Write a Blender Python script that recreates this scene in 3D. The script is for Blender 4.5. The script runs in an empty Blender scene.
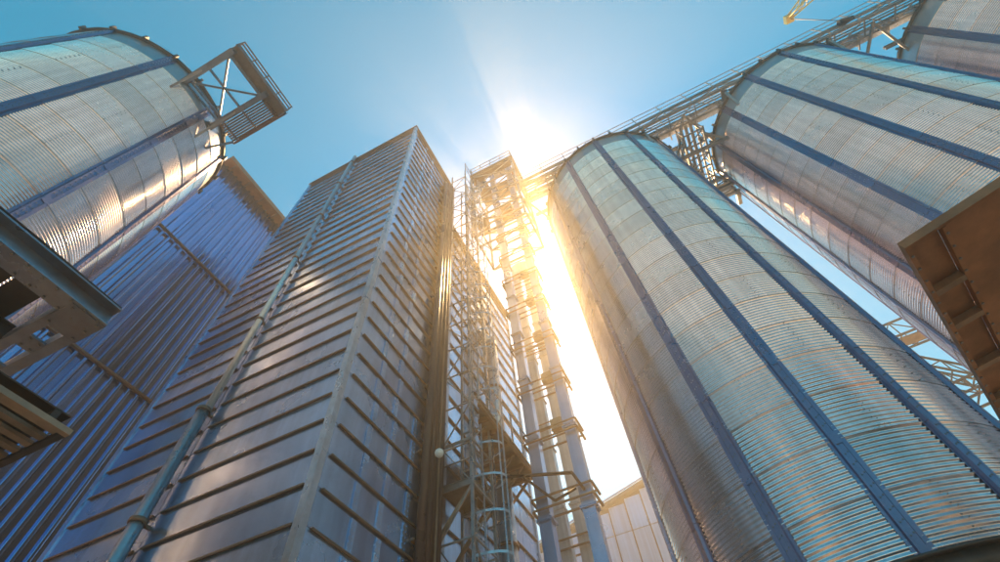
import bpy, math, random
from mathutils import Vector, Matrix, Quaternion

random.seed(11)
S = bpy.context.scene
C = S.collection
PI = math.pi

# ------------------------------------------------------------------ camera
EYE = Vector((0.0, 0.0, 1.6))
FPX, PITCH, ROLL, YAW = 469.28, math.radians(56.79), math.radians(-7.351), math.radians(20.118)
_ry = Matrix.Rotation(YAW, 3, 'Z')
_f = Vector((0, math.cos(PITCH), math.sin(PITCH)))
_r = Vector((1, 0, 0))
_u = Vector((0, -math.sin(PITCH), math.cos(PITCH)))
CR = _ry @ (math.cos(ROLL) * _r + math.sin(ROLL) * _u)
CU = _ry @ (-math.sin(ROLL) * _r + math.cos(ROLL) * _u)
CF = _ry @ _f
cam_data = bpy.data.cameras.new('camera')
cam_data.sensor_width = 36.0
cam_data.lens = 36.0 * FPX / 1000.0
cam_data.clip_start = 0.05
cam_data.clip_end = 4000
cam = bpy.data.objects.new('camera', cam_data)
C.objects.link(cam)
m = Matrix.Identity(4)
for i in range(3):
    m[i][0], m[i][1], m[i][2], m[i][3] = CR[i], CU[i], -CF[i], EYE[i]
cam.matrix_world = m
S.camera = cam

# ------------------------------------------------------------------ sky, sun, exposure
SUN_AZ, SUN_EL = math.radians(-6.9), math.radians(58.0)
SUN_DIR = Vector((math.sin(SUN_AZ) * math.cos(SUN_EL), math.cos(SUN_AZ) * math.cos(SUN_EL), math.sin(SUN_EL)))
w = bpy.data.worlds.new('World')
S.world = w
w.use_nodes = True
wn = w.node_tree
sky = wn.nodes.new('ShaderNodeTexSky')
sky.sky_type = 'NISHITA'
sky.sun_disc = False
sky.sun_elevation = SUN_EL
sky.sun_rotation = SUN_AZ
sky.altitude = 200
sky.air_density = 1.0
sky.dust_density = 0.75
sky.ozone_density = 2.0
bg = wn.nodes['Background']
hs = wn.nodes.new('ShaderNodeHueSaturation')      # even colour grade of the whole sky
hs.inputs['Hue'].default_value = 0.457
hs.inputs['Saturation'].default_value = 2.4
hs.inputs['Value'].default_value = 1.0
wn.links.new(sky.outputs[0], hs.inputs['Color'])
wn.links.new(hs.outputs[0], bg.inputs[0])
bg.inputs[1].default_value = 0.100
sd = bpy.data.lights.new('sun', 'SUN')
sd.energy = 5.0
sd.angle = math.radians(0.53)
sd.color = (1.0, 0.63, 0.27)
so = bpy.data.objects.new('sun', sd)
C.objects.link(so)
so.rotation_mode = 'QUATERNION'
so.rotation_quaternion = SUN_DIR.to_track_quat('Z', 'Y')
so.location = SUN_DIR * 100
S.view_settings.view_transform = 'Standard'
S.view_settings.look = 'None'
S.view_settings.exposure = 0.95
S.view_settings.gamma = 1.0
S.render.engine = 'CYCLES'
S.cycles.max_bounces = 7
S.cycles.glossy_bounces = 5
S.cycles.diffuse_bounces = 3
S.cycles.volume_bounces = 1
S.cycles.use_denoising = True
HAZE_DENSITY, HAZE_G = 0.0055, 0.75


# ------------------------------------------------------------------ pixel helpers (a pixel gives a direction only)
def ray(px, py):
    return CR * ((px - 500) / FPX) - CU * ((py - 281) / FPX) + CF


def on_z(px, py, z):
    d = ray(px, py); return EYE + d * ((z - EYE.z) / d.z)


def on_x(px, py, x):
    d = ray(px, py); return EYE + d * (x / d.x)


def on_y(px, py, y):
    d = ray(px, py); return EYE + d * (y / d.y)


# ------------------------------------------------------------------ materials
def mat(name, col, rough=0.4, metal=0.0, var=0.12, scale=3.0, streak=0.0, rnd=0.0, bump=0.0, rvar=0.12, dirt=None, dirt_amt=0.0, spangle=0.0, spec=0.5):
    """Principled material driven by world position so that shared meshes do not repeat."""
    M = bpy.data.materials.new(name)
    M.use_nodes = True
    nt = M.node_tree; N = nt.nodes; L = nt.links
    b = N['Principled BSDF']
    b.inputs['Metallic'].default_value = metal
    b.inputs['Specular IOR Level'].default_value = spec
    geo = N.new('ShaderNodeNewGeometry')
    n1 = N.new('ShaderNodeTexNoise'); n1.inputs['Scale'].default_value = scale; n1.inputs['Detail'].default_value = 6
    n1.inputs['Roughness'].default_value = 0.62
    L.new(geo.outputs['Position'], n1.inputs['Vector'])
    mr = N.new('ShaderNodeMapRange'); mr.inputs[1].default_value = 0.3; mr.inputs[2].default_value = 0.7
    mr.inputs[3].default_value = 1 - var; mr.inputs[4].default_value = 1 + var
    L.new(n1.outputs['Fac'], mr.inputs[0])
    val = mr.outputs[0]

    def mul(a, bb):
        q = N.new('ShaderNodeMath'); q.operation = 'MULTIPLY'
        L.new(a, q.inputs[0]); L.new(bb, q.inputs[1]); return q.outputs[0]
    if streak:
        mp = N.new('ShaderNodeMapping'); mp.inputs['Scale'].default_value = (7, 7, 0.22)
        L.new(geo.outputs['Position'], mp.inputs[0])
        n2 = N.new('ShaderNodeTexNoise'); n2.inputs['Scale'].default_value = 1.0; n2.inputs['Detail'].default_value = 4
        L.new(mp.outputs[0], n2.inputs['Vector'])
        m2 = N.new('ShaderNodeMapRange'); m2.inputs[1].default_value = 0.3; m2.inputs[2].default_value = 0.7
        m2.inputs[3].default_value = 1 - streak; m2.inputs[4].default_value = 1 + streak * 0.6
        L.new(n2.outputs['Fac'], m2.inputs[0]); val = mul(val, m2.outputs[0])
    if spangle:
        vo = N.new('ShaderNodeTexVoronoi'); vo.inputs['Scale'].default_value = 26
        L.new(geo.outputs['Position'], vo.inputs['Vector'])
        m4 = N.new('ShaderNodeMapRange'); m4.inputs[3].default_value = 1 - spangle; m4.inputs[4].default_value = 1 + spangle
        L.new(vo.outputs['Color'], m4.inputs[0]); val = mul(val, m4.outputs[0])
    if rnd:
        oi = N.new('ShaderNodeObjectInfo')
        m3 = N.new('ShaderNodeMapRange'); m3.inputs[3].default_value = 1 - rnd; m3.inputs[4].default_value = 1 + rnd
        L.new(oi.outputs['Random'], m3.inputs[0]); val = mul(val, m3.outputs[0])
    vm = N.new('ShaderNodeVectorMath'); vm.operation = 'SCALE'; vm.inputs[0].default_value = col[:3]
    L.new(val, vm.inputs['Scale'])
    out = vm.outputs[0]
    if dirt_amt:
        n5 = N.new('ShaderNodeTexNoise'); n5.inputs['Scale'].default_value = 1.3; n5.inputs['Detail'].default_value = 9
        n5.inputs['Roughness'].default_value = 0.7
        L.new(geo.outputs['Position'], n5.inputs['Vector'])
        r5 = N.new('ShaderNodeMapRange'); r5.inputs[1].default_value = 0.45; r5.inputs[2].default_value = 0.85; r5.inputs[4].default_value = dirt_amt
        L.new(n5.outputs['Fac'], r5.inputs[0])
        mx = N.new('ShaderNodeMix'); mx.data_type = 'RGBA'
        L.new(r5.outputs[0], mx.inputs[0]); L.new(out, mx.inputs[6]); mx.inputs[7].default_value = (*dirt, 1)
        out = mx.outputs[2]
    L.new(out, b.inputs['Base Color'])
    rr = N.new('ShaderNodeMapRange'); rr.inputs[1].default_value = 0.3; rr.inputs[2].default_value = 0.7
    rr.inputs[3].default_value = max(0.05, rough - rvar); rr.inputs[4].default_value = rough + rvar
    n3 = N.new('ShaderNodeTexNoise'); n3.inputs['Scale'].default_value = scale * 0.45; n3.inputs['Detail'].default_value = 5
    L.new(geo.outputs['Position'], n3.inputs['Vector'])
    L.new(n3.outputs['Fac'], rr.inputs[0])
    rout = rr.outputs[0]
    if rnd:
        m6 = N.new('ShaderNodeMapRange'); m6.inputs[3].default_value = 0.72; m6.inputs[4].default_value = 1.3
        sh = N.new('ShaderNodeMath'); sh.operation = 'FRACT'
        sc_ = N.new('ShaderNodeMath'); sc_.operation = 'MULTIPLY'; sc_.inputs[1].default_value = 7.31
        L.new(oi.outputs['Random'], sc_.inputs[0]); L.new(sc_.outputs[0], sh.inputs[0]); L.new(sh.outputs[0], m6.inputs[0])
        rout = mul(rout, m6.outputs[0])
    L.new(rout, b.inputs['Roughness'])
    if bump:
        nb = N.new('ShaderNodeTexNoise'); nb.inputs['Scale'].default_value = scale * 6; nb.inputs['Detail'].default_value = 3
        L.new(geo.outputs['Position'], nb.inputs['Vector'])
        bp = N.new('ShaderNodeBump'); bp.inputs['Strength'].default_value = bump; bp.inputs['Distance'].default_value = 0.02
        L.new(nb.outputs['Fac'], bp.inputs['Height']); L.new(bp.outputs[0], b.inputs['Normal'])
    return M


RUST = (0.20, 0.09, 0.04)
M = dict(
    sheet=mat('galvanised_sheet', (0.88, 0.77, 0.80), 0.21, 0.95, 0.06, 2.2, streak=0.12, rnd=0.10, spangle=0.04, rvar=0.06, dirt=(0.34, 0.28, 0.24), dirt_amt=0.12),
    eave=mat('dull_eave_sheet', (0.42, 0.43, 0.45), 0.42, 0.85, 0.08, 2.0, rnd=0.06, spangle=0.05),
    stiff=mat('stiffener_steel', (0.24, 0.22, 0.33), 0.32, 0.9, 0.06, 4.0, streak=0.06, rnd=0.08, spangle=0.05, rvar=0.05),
    rim=mat('dark_rim_steel', (0.10, 0.085, 0.08), 0.5, 0.5, 0.2, 5.0, dirt=RUST, dirt_amt=0.5),
    bolt=mat('bolt_steel', (0.26, 0.24, 0.23), 0.5, 0.6, 0.1, 5.0),
    roof=mat('roof_steel', (0.5, 0.5, 0.5), 0.4, 0.85, 0.1, 2.0),
    panel=mat('panel_steel', (0.50, 0.62, 0.82), 0.24, 0.9, 0.05, 1.6, streak=0.12, rnd=0.14, spangle=0.03, rvar=0.06, dirt=(0.16, 0.12, 0.10), dirt_amt=0.25),
    ledge=mat('ledge_steel', (0.24, 0.15, 0.10), 0.5, 0.4, 0.18, 5.0, dirt=RUST, dirt_amt=0.6),
    trim=mat('corner_trim_steel', (0.58, 0.60, 0.66), 0.33, 0.85, 0.12, 6.0, streak=0.15, dirt=RUST, dirt_amt=0.35),
    strip=mat('bright_strip_steel', (0.60, 0.76, 0.98), 0.2, 0.9, 0.06, 5.0, rnd=0.1),
    bluesteel=mat('blue_grey_steel', (0.26, 0.28, 0.33), 0.4, 0.7, 0.15, 3.0, rnd=0.08, dirt=RUST, dirt_amt=0.6),
    pipe=mat('grey_pipe_steel', (0.50, 0.53, 0.58), 0.35, 0.8, 0.12, 7.0, streak=0.15, rnd=0.05, dirt=RUST, dirt_amt=0.3),
    darkpipe=mat('brown_pipe_paint', (0.065, 0.035, 0.03), 0.45, 0.2, 0.2, 6.0, rnd=0.25, dirt=(0.05, 0.03, 0.03), dirt_amt=0.6),
    steel=mat('weathered_frame_steel', (0.40, 0.38, 0.37), 0.42, 0.75, 0.18, 6.0, rnd=0.1, dirt=RUST, dirt_amt=0.7),
    brown=mat('brown_primer_steel', (0.42, 0.19, 0.09), 0.55, 0.15, 0.2, 3.0, rnd=0.08, bump=0.15, dirt=(0.10, 0.05, 0.03), dirt_amt=0.7),
    brown2=mat('dark_brown_steel', (0.20, 0.10, 0.06), 0.55, 0.2, 0.2, 3.0, rnd=0.08, dirt=(0.10, 0.05, 0.03), dirt_amt=0.6),
    slat=mat('rusty_tan_steel', (0.33, 0.22, 0.15), 0.55, 0.3, 0.2, 4.0, rnd=0.12, dirt=(0.14, 0.07, 0.04), dirt_amt=0.7),
    deck=mat('dark_deck_steel', (0.07, 0.055, 0.05), 0.6, 0.3, 0.25, 4.0, dirt=RUST, dirt_amt=0.4),
    grate=mat('deck_plate_steel', (0.25, 0.19, 0.15), 0.5, 0.4, 0.2, 5.0, dirt=RUST, dirt_amt=0.6),
    trunk=mat('blue_trunk_paint', (0.32, 0.40, 0.57), 0.3, 0.8, 0.06, 3.0, streak=0.08, rnd=0.06, rvar=0.05),
    cream=mat('cream_trunk_paint', (0.58, 0.61, 0.67), 0.4, 0.4, 0.10, 3.0, streak=0.2, rnd=0.05, dirt=RUST, dirt_amt=0.25),
    ribbed=mat('blue_ribbed_sheet', (0.27, 0.42, 0.72), 0.17, 0.92, 0.06, 1.5, streak=0.10, rnd=0.16, rvar=0.06),
    farwall=mat('pale_far_sheet', (0.42, 0.58, 0.85), 0.35, 0.7, 0.08, 0.7, streak=0.12, rnd=0.1),
    fardark=mat('dark_far_trim', (0.06, 0.07, 0.09), 0.5, 0.2),
    yellow=mat('yellow_crane_paint', (0.75, 0.52, 0.10), 0.4, 0.1, 0.1, 2.0, dirt=RUST, dirt_amt=0.3),
    rope=mat('steel_rope', (0.07, 0.05, 0.05), 0.5, 0.4),
    lampw=mat('white_lamp_enamel', (0.80, 0.78, 0.74), 0.35, 0.0, 0.04),
    concrete=mat('yard_concrete', (0.36, 0.33, 0.29), 0.85, 0.0, 0.25, 0.35, bump=0.3, dirt=(0.2, 0.17, 0.14), dirt_amt=0.6),
)


# ------------------------------------------------------------------ mesh helpers
class MB:
    def __init__(self):
        self.v = []; self.f = []; self.smooth = []; self.alt = set()

    def add(self, vs, fs, smooth=False):
        o = len(self.v)
        self.v += [tuple(p) for p in vs]
        self.f += [tuple(i + o for i in q) for q in fs]
        self.smooth += [smooth] * len(fs)
        return self

    def box(self, x0, x1, y0, y1, z0, z1):
        vs = [(x0, y0, z0), (x1, y0, z0), (x1, y1, z0), (x0, y1, z0), (x0, y0, z1), (x1, y0, z1), (x1, y1, z1), (x0, y1, z1)]
        return self.add(vs, [(0, 3, 2, 1), (4, 5, 6, 7), (0, 1, 5, 4), (1, 2, 6, 5), (2, 3, 7, 6), (3, 0, 4, 7)])

    def bar(self, p, q, w, d=None, up=(0, 0, 1)):
        p = Vector(p); q = Vector(q); d = d or w
        t = (q - p).normalized(); up = Vector(up)
        if abs(t.dot(up)) > 0.98: up = Vector((0, 1, 0))
        s = t.cross(up).normalized(); n = s.cross(t)
        vs = []
        for e in (p, q):
            for a, b in ((-1, -1), (1, -1), (1, 1), (-1, 1)):
                vs.append(e + s * (a * w / 2) + n * (b * d / 2))
        return self.add(vs, [(3, 2, 1, 0), (4, 5, 6, 7), (0, 1, 5, 4), (1, 2, 6, 5), (2, 3, 7, 6), (3, 0, 4, 7)])

    def angle(self, p, q, w, t=0.012, up=(0, 0, 1)):
        """an L-section"""
        p = Vector(p); q = Vector(q); d = (q - p).normalized(); u = Vector(up)
        if abs(d.dot(u)) > 0.98: u = Vector((0, 1, 0))
        s = d.cross(u).normalized(); n = s.cross(d)
        self.bar(p + n * (w / 2), q + n * (w / 2), t, w, up)
        return self.bar(p + s * (w / 2), q + s * (w / 2), w, t, up)

    def channel(self, p, q, w, d, t=0.02, up=(0, 0, 1)):
        """an I-section: web and two flanges"""
        p = Vector(p); q = Vector(q); dr = (q - p).normalized(); u = Vector(up)
        if abs(dr.dot(u)) > 0.98: u = Vector((0, 1, 0))
        s = dr.cross(u).normalized(); n = s.cross(dr)
        self.bar(p, q, t, d - 2 * t, up)
        for k in (-1, 1):
            self.bar(p + n * (k * (d / 2 - t / 2)), q + n * (k * (d / 2 - t / 2)), w, t, up)
        return self

    def tube(self, p, q, r, n=10, r2=None, cap=True):
        p = Vector(p); q = Vector(q); t = (q - p).normalized()
        up = Vector((0, 0, 1)) if abs(t.z) < 0.95 else Vector((1, 0, 0))
        s = t.cross(up).normalized(); b = s.cross(t)
        r2 = r if r2 is None else r2
        vs = []
        for e, rr in ((p, r), (q, r2)):
            for i in range(n):
                a = 2 * PI * i / n
                vs.append(e + s * (math.cos(a) * rr) + b * (math.sin(a) * rr))
        self.add(vs, [(i, i + n, (i + 1) % n + n, (i + 1) % n) for i in range(n)], True)
        if cap:
            o = len(self.v) - 2 * n
            self.f += [tuple(o + i for i in range(n)), tuple(o + n + i for i in reversed(range(n)))]
            self.smooth += [False, False]
        return self

    def path(self, pts, r, n=6):
        for a, b in zip(pts, pts[1:]):
            self.tube(a, b, r, n)
        return self

    def mesh(self, name, material):
        me = bpy.data.meshes.new(name)
        me.from_pydata(self.v, [], self.f)
        me.polygons.foreach_set('use_smooth', self.smooth)
        me.materials.append(M[material] if isinstance(material, str) else material)
        if self.alt:
            me.materials.append(M['bolt'])
            for i in self.alt: me.polygons[i].material_index = 1
        me.update()
        return me

    def build(self, name, material, parent=None, loc=(0, 0, 0), rz=0.0):
        return link(name, self.mesh(name, material), parent, loc, rz)


def link(name, me, parent=None, loc=(0, 0, 0), rz=0.0):
    o = bpy.data.objects.new(name, me)
    C.objects.link(o)
    o.location = loc
    o.rotation_euler = (0, 0, rz)
    if parent is not None:
        o.parent = parent
        g = Vector(parent.location)
        if parent.parent is not None:
            g = Vector((0, 0, 0)) if parent.type == 'MESH' and parent.location.length == 0 else g
        o.matrix_parent_inverse = Matrix.Translation(-g)
    return o


def jit(o, t=0.004, z=0.0):
    o.rotation_euler = (random.uniform(-t, t), random.uniform(-t, t) * 0.3, random.uniform(-t, t) * 0.3)
    o.location.z += random.uniform(-z, z)
    return o


def thing(name, label, cat, loc=(0, 0, 0), group=None):
    o = bpy.data.objects.new(name, None)
    C.objects.link(o)
    o.empty_display_size = 0.3
    o.location = loc
    return tag(o, label, cat, group)


def tag(o, label, cat, group=None):
    o['label'] = label; o['category'] = cat
    if group: o['group'] = group
    return o


def struct(o, kind='structure'):
    o['kind'] = kind; return o


# ------------------------------------------------------------------ ground
g = MB()
n = 24
G = 90.0
for i in range(n + 1):
    for j in range(n + 1):
        g.v.append((-G + 2 * G * i / n, -G + 2 * G * j / n, 0))
for i in range(n):
    for j in range(n):
        g.f.append((i * (n + 1) + j, (i + 1) * (n + 1) + j, (i + 1) * (n + 1) + j + 1, i * (n + 1) + j + 1)); g.smooth.append(False)
ground = struct(g.build('ground', 'concrete'))
ground['label'] = 'pale worn concrete yard'


# ------------------------------------------------------------------ silos
def corrugated(R, bay, h, pitch, amp, cols, bolts):
    """one curved corrugated wall sheet spanning `bay` radians and one ring height, its lower edge lapping outward"""
    b = MB()
    waves = max(1, round(h / pitch)); per = 6; rows = waves * per
    for i in range(rows + 1):
        z = h * i / rows
        r = R + amp * math.cos(2 * PI * i / per) + 0.016 * (1 - i / rows)
        for j in range(cols + 1):
            a = bay * j / cols
            b.v.append((r * math.cos(a), r * math.sin(a), z))
    for i in range(rows):
        for j in range(cols):
            k = i * (cols + 1) + j
            b.f.append((k, k + 1, k + cols + 2, k + cols + 1)); b.smooth.append(True)
    # returned lower lip so that the lap reads as a real edge
    o = len(b.v)
    for j in range(cols + 1):
        a = bay * j / cols
        b.v.append(((R - 0.03) * math.cos(a), (R - 0.03) * math.sin(a), 0.0))
    for j in range(cols):
        b.alt.add(len(b.f)); b.f.append((o + j, o + j + 1, j + 1, j)); b.smooth.append(False)
    if bolts:
        for da in (-0.035, 0.035):
            a = bay * 0.5 + da / R
            for i in range(waves):
                z = h * (i + (0.0 if da > 0 else 0.5)) / waves + 0.02
                r = R + amp + 0.008
                s = 0.009
                if i % 2: continue
                vs = []
                for rr, q in ((r - 0.01, 1.0), (r + 0.010, 0.7)):
                    for ty, tz in ((-s, -s), (s, -s), (s, s), (-s, s)):
                        x, y = rr, ty * q
                        vs.append((x * math.cos(a) - y * math.sin(a), x * math.sin(a) + y * math.cos(a), z + tz * q))
                b.alt |= set(range(len(b.f), len(b.f) + 5)); b.add(vs, [(4, 5, 6, 7), (0, 1, 5, 4), (1, 2, 6, 5), (2, 3, 7, 6), (3, 0, 4, 7)])
    return b


def stiffener_mesh(R, L, wid=0.22, dep=0.09, bolts=True):
    """hat-section segment standing at angle 0"""
    b = MB()
    prof = [(-wid / 2 - 0.055, 0.016), (-wid / 2 - 0.055, 0.022), (-wid / 2, 0.022), (-wid / 2 + 0.02, dep), (-wid / 2 + 0.05, dep), (-wid / 2 + 0.058, dep - 0.012), (wid / 2 - 0.058, dep - 0.012), (wid / 2 - 0.05, dep), (wid / 2 - 0.02, dep), (wid / 2, 0.022), (wid / 2 + 0.055, 0.022), (wid / 2 + 0.055, 0.016)]
    np_ = len(prof)
    for z in (0.0, L - 0.012):
        for y, x in prof:
            b.v.append((R + x, y, z))
    for i in range(np_ - 1):
        b.f.append((i, i + 1, i + 1 + np_, i + np_)); b.smooth.append(False)
    b.f.append(tuple(reversed(range(np_)))); b.smooth.append(False)
    b.f.append(tuple(range(np_, 2 * np_))); b.smooth.append(False)
    if bolts:
        k = int(L / 0.2)
        for i in range(k):
            for sy in (-0.03, 0.03):
                z = 0.1 + i * L / k + (0.03 if sy > 0 else 0)
                s = 0.014
                vs = []
                for rr, q in ((dep - 0.014, 1.0), (dep + 0.004, 0.65)):
                    for ty, tz in ((-s, -s), (s, -s), (s, s), (-s, s)):
                        vs.append((R + rr, sy + ty * q, z + tz * q))
                b.alt |= set(range(len(b.f), len(b.f) + 5)); b.add(vs, [(4, 5, 6, 7), (0, 1, 5, 4), (1, 2, 6, 5), (2, 3, 7, 6), (3, 0, 4, 7)])
    # splice plate at the foot of the segment
    b.box(R + dep - 0.004, R + dep + 0.006, -wid / 2 + 0.04, wid / 2 - 0.04, -0.12, 0.14)
    return b


def ring(b, R0, R1, z0, z1, n=96):
    o = len(b.v)
    for i in range(n):
        a = 2 * PI * i / n
        c, s = math.cos(a), math.sin(a)
        b.v += [(R0 * c, R0 * s, z0), (R1 * c, R1 * s, z0), (R1 * c, R1 * s, z1), (R0 * c, R0 * s, z1)]
    for i in range(n):
        p, q = o + 4 * i, o + 4 * ((i + 1) % n)
        for k in range(4):
            b.f.append((p + k, q + k, q + (k + 1) % 4, p + (k + 1) % 4)); b.smooth.append(k in (1, 3))
    return b


_cache = {}


def silo(label, cx, cy, R, zb, zt, nst, phase, rings, pitch):
    t = thing('grain_silo', label, 'silo', (cx, cy, 0), 'corrugated grain silos')
    bay = 2 * PI / nst
    rh = (zt - zb) / rings
    key = (R, nst, rings, round(rh, 4), pitch)
    if key not in _cache:
        cols = 9
        A = corrugated(R, bay, rh, pitch, 0.0150, cols, False).mesh('wall_sheet', 'sheet')
        B = corrugated(R, bay, rh, pitch, 0.0150, cols, True).mesh('wall_sheet', 'sheet')
        E = corrugated(R, bay, rh, rh / 2, 0.002, cols, False).mesh('wall_sheet', 'eave')
        seg = 2
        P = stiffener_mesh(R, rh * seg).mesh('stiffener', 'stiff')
        _cache[key] = (A, B, E, P, seg)
    A, B, E, P, seg = _cache[key]
    th = math.atan2(-cy, -cx)
    ph0 = math.radians(phase)
    vis = [k for k in range(nst) if abs(((ph0 + (k + 0.5) * bay + PI) % (2 * PI)) - PI) < math.radians(112)]
    for k in vis:
        a = th + ph0 + k * bay
        for i in range(rings):
            me = E if i == rings - 1 else (B if (i + k) % 2 else A)
            o = link('wall_sheet', me, t, (cx, cy, zb + i * rh), a)
    # the side turned away: one plain shell
    hid = [k for k in range(nst) if k not in vis]
    b = MB()
    a0 = th + ph0 + min(range(nst), key=lambda k: abs(((ph0 + (k + 0.5) * bay) % (2 * PI)) - PI)) * bay
    arc0 = th + ph0 + (vis_end := (max_run_end(vis, nst)) ) * bay
    nn = len(hid) * 6
    for j in range(nn + 1):
        a = arc0 + bay * len(hid) * j / nn
        b.v += [(R * math.cos(a), R * math.sin(a), zb), (R * math.cos(a), R * math.sin(a), zt)]
    for j in range(nn):
        b.f.append((2 * j, 2 * j + 2, 2 * j + 3, 2 * j + 1)); b.smooth.append(True)
    b.build('rear_wall', 'sheet', t, (cx, cy, 0))
    for k in range(nst):
        ph = ((ph0 + k * bay + PI) % (2 * PI)) - PI
        if abs(ph) > math.radians(125): continue
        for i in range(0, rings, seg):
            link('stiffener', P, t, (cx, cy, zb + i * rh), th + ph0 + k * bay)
    # roof, eave ring with its brackets, base ring, hopper and legs
    b = MB()
    nr = nst * 4
    pk = zt + 0.06 + R * 0.5
    for i in range(nr):
        a = 2 * PI * i / nr
        up = 0.05 if i % 2 == 0 else 0.0
        b.v += [((R + 0.12) * math.cos(a), (R + 0.12) * math.sin(a), zt + 0.03 + up), (0.45 * math.cos(a), 0.45 * math.sin(a), pk + up)]
    for i in range(nr):
        j = (i + 1) % nr
        b.f.append((2 * i, 2 * j, 2 * j + 1, 2 * i + 1)); b.smooth.append(False)
    b.tube((0, 0, pk - 0.05), (0, 0, pk + 0.35), 0.5, 16)
    b.build('roof', 'roof', t, (cx, cy, 0))
    er = ring(MB(), R - 0.04, R + 0.10, zt - 0.07, zt + 0.06).build('eave_ring', 'rim', t, (cx, cy, 0))
    bm_ = MB().box(R + 0.06, R + 0.20, -0.05, 0.05, zt - 0.14, zt + 0.15).mesh('rim_bracket', 'rim')
    for k in range(nst * 2):
        ph = ((ph0 + k * bay / 2 + PI) % (2 * PI)) - PI
        if abs(ph) < math.radians(115):
            link('rim_bracket', bm_, er, (cx, cy, 0), th + ph0 + k * bay / 2)
    b = ring(MB(), R - 0.05, R + 0.14, zb - 0.34, zb - 0.05)
    ring(b, R - 0.02, R + 0.24, zb - 0.05, zb - 0.003)
    b.build('base_ring', 'rim', t, (cx, cy, 0))
    b = MB().tube((0, 0, zb - 0.30), (0, 0, zb - 0.30 - (R - 0.3) * 0.85), R - 0.06, 48, 0.3)
    b.build('hopper', 'sheet', t, (cx, cy, 0))
    lg = MB().channel((R - 0.15, 0, 0), (R - 0.15, 0, zb - 0.33), 0.22, 0.24, 0.02).mesh('leg', 'steel')
    for k in range(8):
        link('leg', lg, t, (cx, cy, 0), 2 * PI * k / 8 + 0.2)
    return t


def max_run_end(vis, n):
    vs = set(vis)
    for k in vis:
        if (k + 1) % n not in vs:
            return k + 1
    return 0


ZT, ZB, R1 = 26.8, 4.9, 4.0
SY = 13.85
silo('big corrugated silo right of the elevator legs, widest and nearest of the row', 2.80, SY, R1, ZB, ZT, 14, -13.5, 20, 0.1)
silo('corrugated silo second in the row, partly behind the brown canopy corner', 12.72, 14.0, R1, ZB, ZT, 14, -7.2, 20, 0.1)
silo('farthest corrugated silo of the row, only its top corner showing', 22.60, 13.8, R1, ZB, ZT, 14, -3.0, 20, 0.1)
silo('corrugated silo with a railed gangway at its rim, beside the blue ribbed building', -14.77, -1.55, 3.4, 3.6, 22.9, 10, -24.0, 16, 0.1)


# ------------------------------------------------------------------ panelled dryer building
def pillow_panel(wd, h, seed, axis):
    """a flat pan 3 cm deep whose face is slightly oil-canned; axis 'y' faces -Y, axis 'x' faces +X"""
    rs = random.Random(seed)
    nx, nz = 8, 3
    b = MB()
    for i in range(nx + 1):
        for k in range(nz + 1):
            e = (i in (0, nx)) or (k in (0, nz))
            d = 0.0 if e else rs.uniform(-0.0015, 0.004)
            u, z = wd * i / nx, h * k / nz
            b.v.append((u, -d, z) if axis == 'y' else (d, u, z))
    for i in range(nx):
        for k in range(nz):
            q = i * (nz + 1) + k
            b.f.append((q, q + nz + 1, q + nz + 2, q + 1)); b.smooth.append(True)
    o = len(b.v)
    cs = [0, nx * (nz + 1), nx * (nz + 1) + nz, nz]
    for c in cs:
        x, y, z = b.v[c]
        b.v += [(x, y, z), (x, y + 0.03, z) if axis == 'y' else (x - 0.03, y, z)]
    for i in range(4):
        j = (i + 1) % 4
        b.f.append((o + 2 * i, o + 2 * i + 1, o + 2 * j + 1, o + 2 * j)); b.smooth.append(False)
    return b


X0, X1, Y0, Y1, ZD = -11.97, -5.22, 4.72, 8.72, 26.62
ROW = 0.634
Zr = [6.84 + k * ROW for k in range(-10, 32)]
Zr = [z for z in Zr if 0.3 < z < ZD - 0.25]
dr = thing('grain_dryer', 'tall square metal clad tower with horizontal ledges and a pipe on its shaded side', 'dryer tower', (X1, Y0, 0))
MB().box(X0 + 0.05, X1 - 0.05, Y0 + 0.05, Y1 - 0.02, 0, ZD - 0.02).build('core', 'deck', dr)
XP = -8.88
colsL = [(X0 + 0.16, XP - 0.015), (XP + 0.015, X1 - 0.12)]
zlist = [0.05] + Zr + [ZD - 0.02]
for ci, (a, bb) in enumerate(colsL):
    pm = [pillow_panel(bb - a, ROW - 0.012, 10 * ci + s, 'y').mesh('panel', 'panel') for s in range(6)]
    lm = MB().box(0.12, bb - a - 0.03, -0.045, 0.0, -0.018, 0.008).box(0.12, bb - a - 0.03, -0.045, -0.035, -0.030, -0.018).mesh('ledge', 'ledge')
    for i, z in enumerate(Zr):
        if z + ROW < ZD:
            jit(link('panel', random.choice(pm), dr, (a, Y0 + 0.02, z + 0.006)), 0.006)
        jit(link('ledge', lm, dr, (a, Y0 + 0.018, z)), 0.0035, 0.006)
pm = [pillow_panel(Y1 - Y0 - 0.24, ROW - 0.012, 40 + s, 'x').mesh('panel', 'panel') for s in range(6)]
lm = MB().box(0, 0.045, 0.12, Y1 - Y0 - 0.28, -0.018, 0.008).box(0.035, 0.045, 0.12, Y1 - Y0 - 0.28, -0.03, -0.018).mesh('ledge', 'ledge')
stripm = MB().box(0, 0.012, -0.075, 0.075, 0, ROW - 0.10)
for k in range(5):
    for sy in (-0.045, 0.045):
        z = 0.05 + k * 0.11
        stripm.box(0.011, 0.022, sy - 0.011, sy + 0.011, z - 0.011, z + 0.011)
stripm = stripm.mesh('joint_strip', 'strip')
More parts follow.
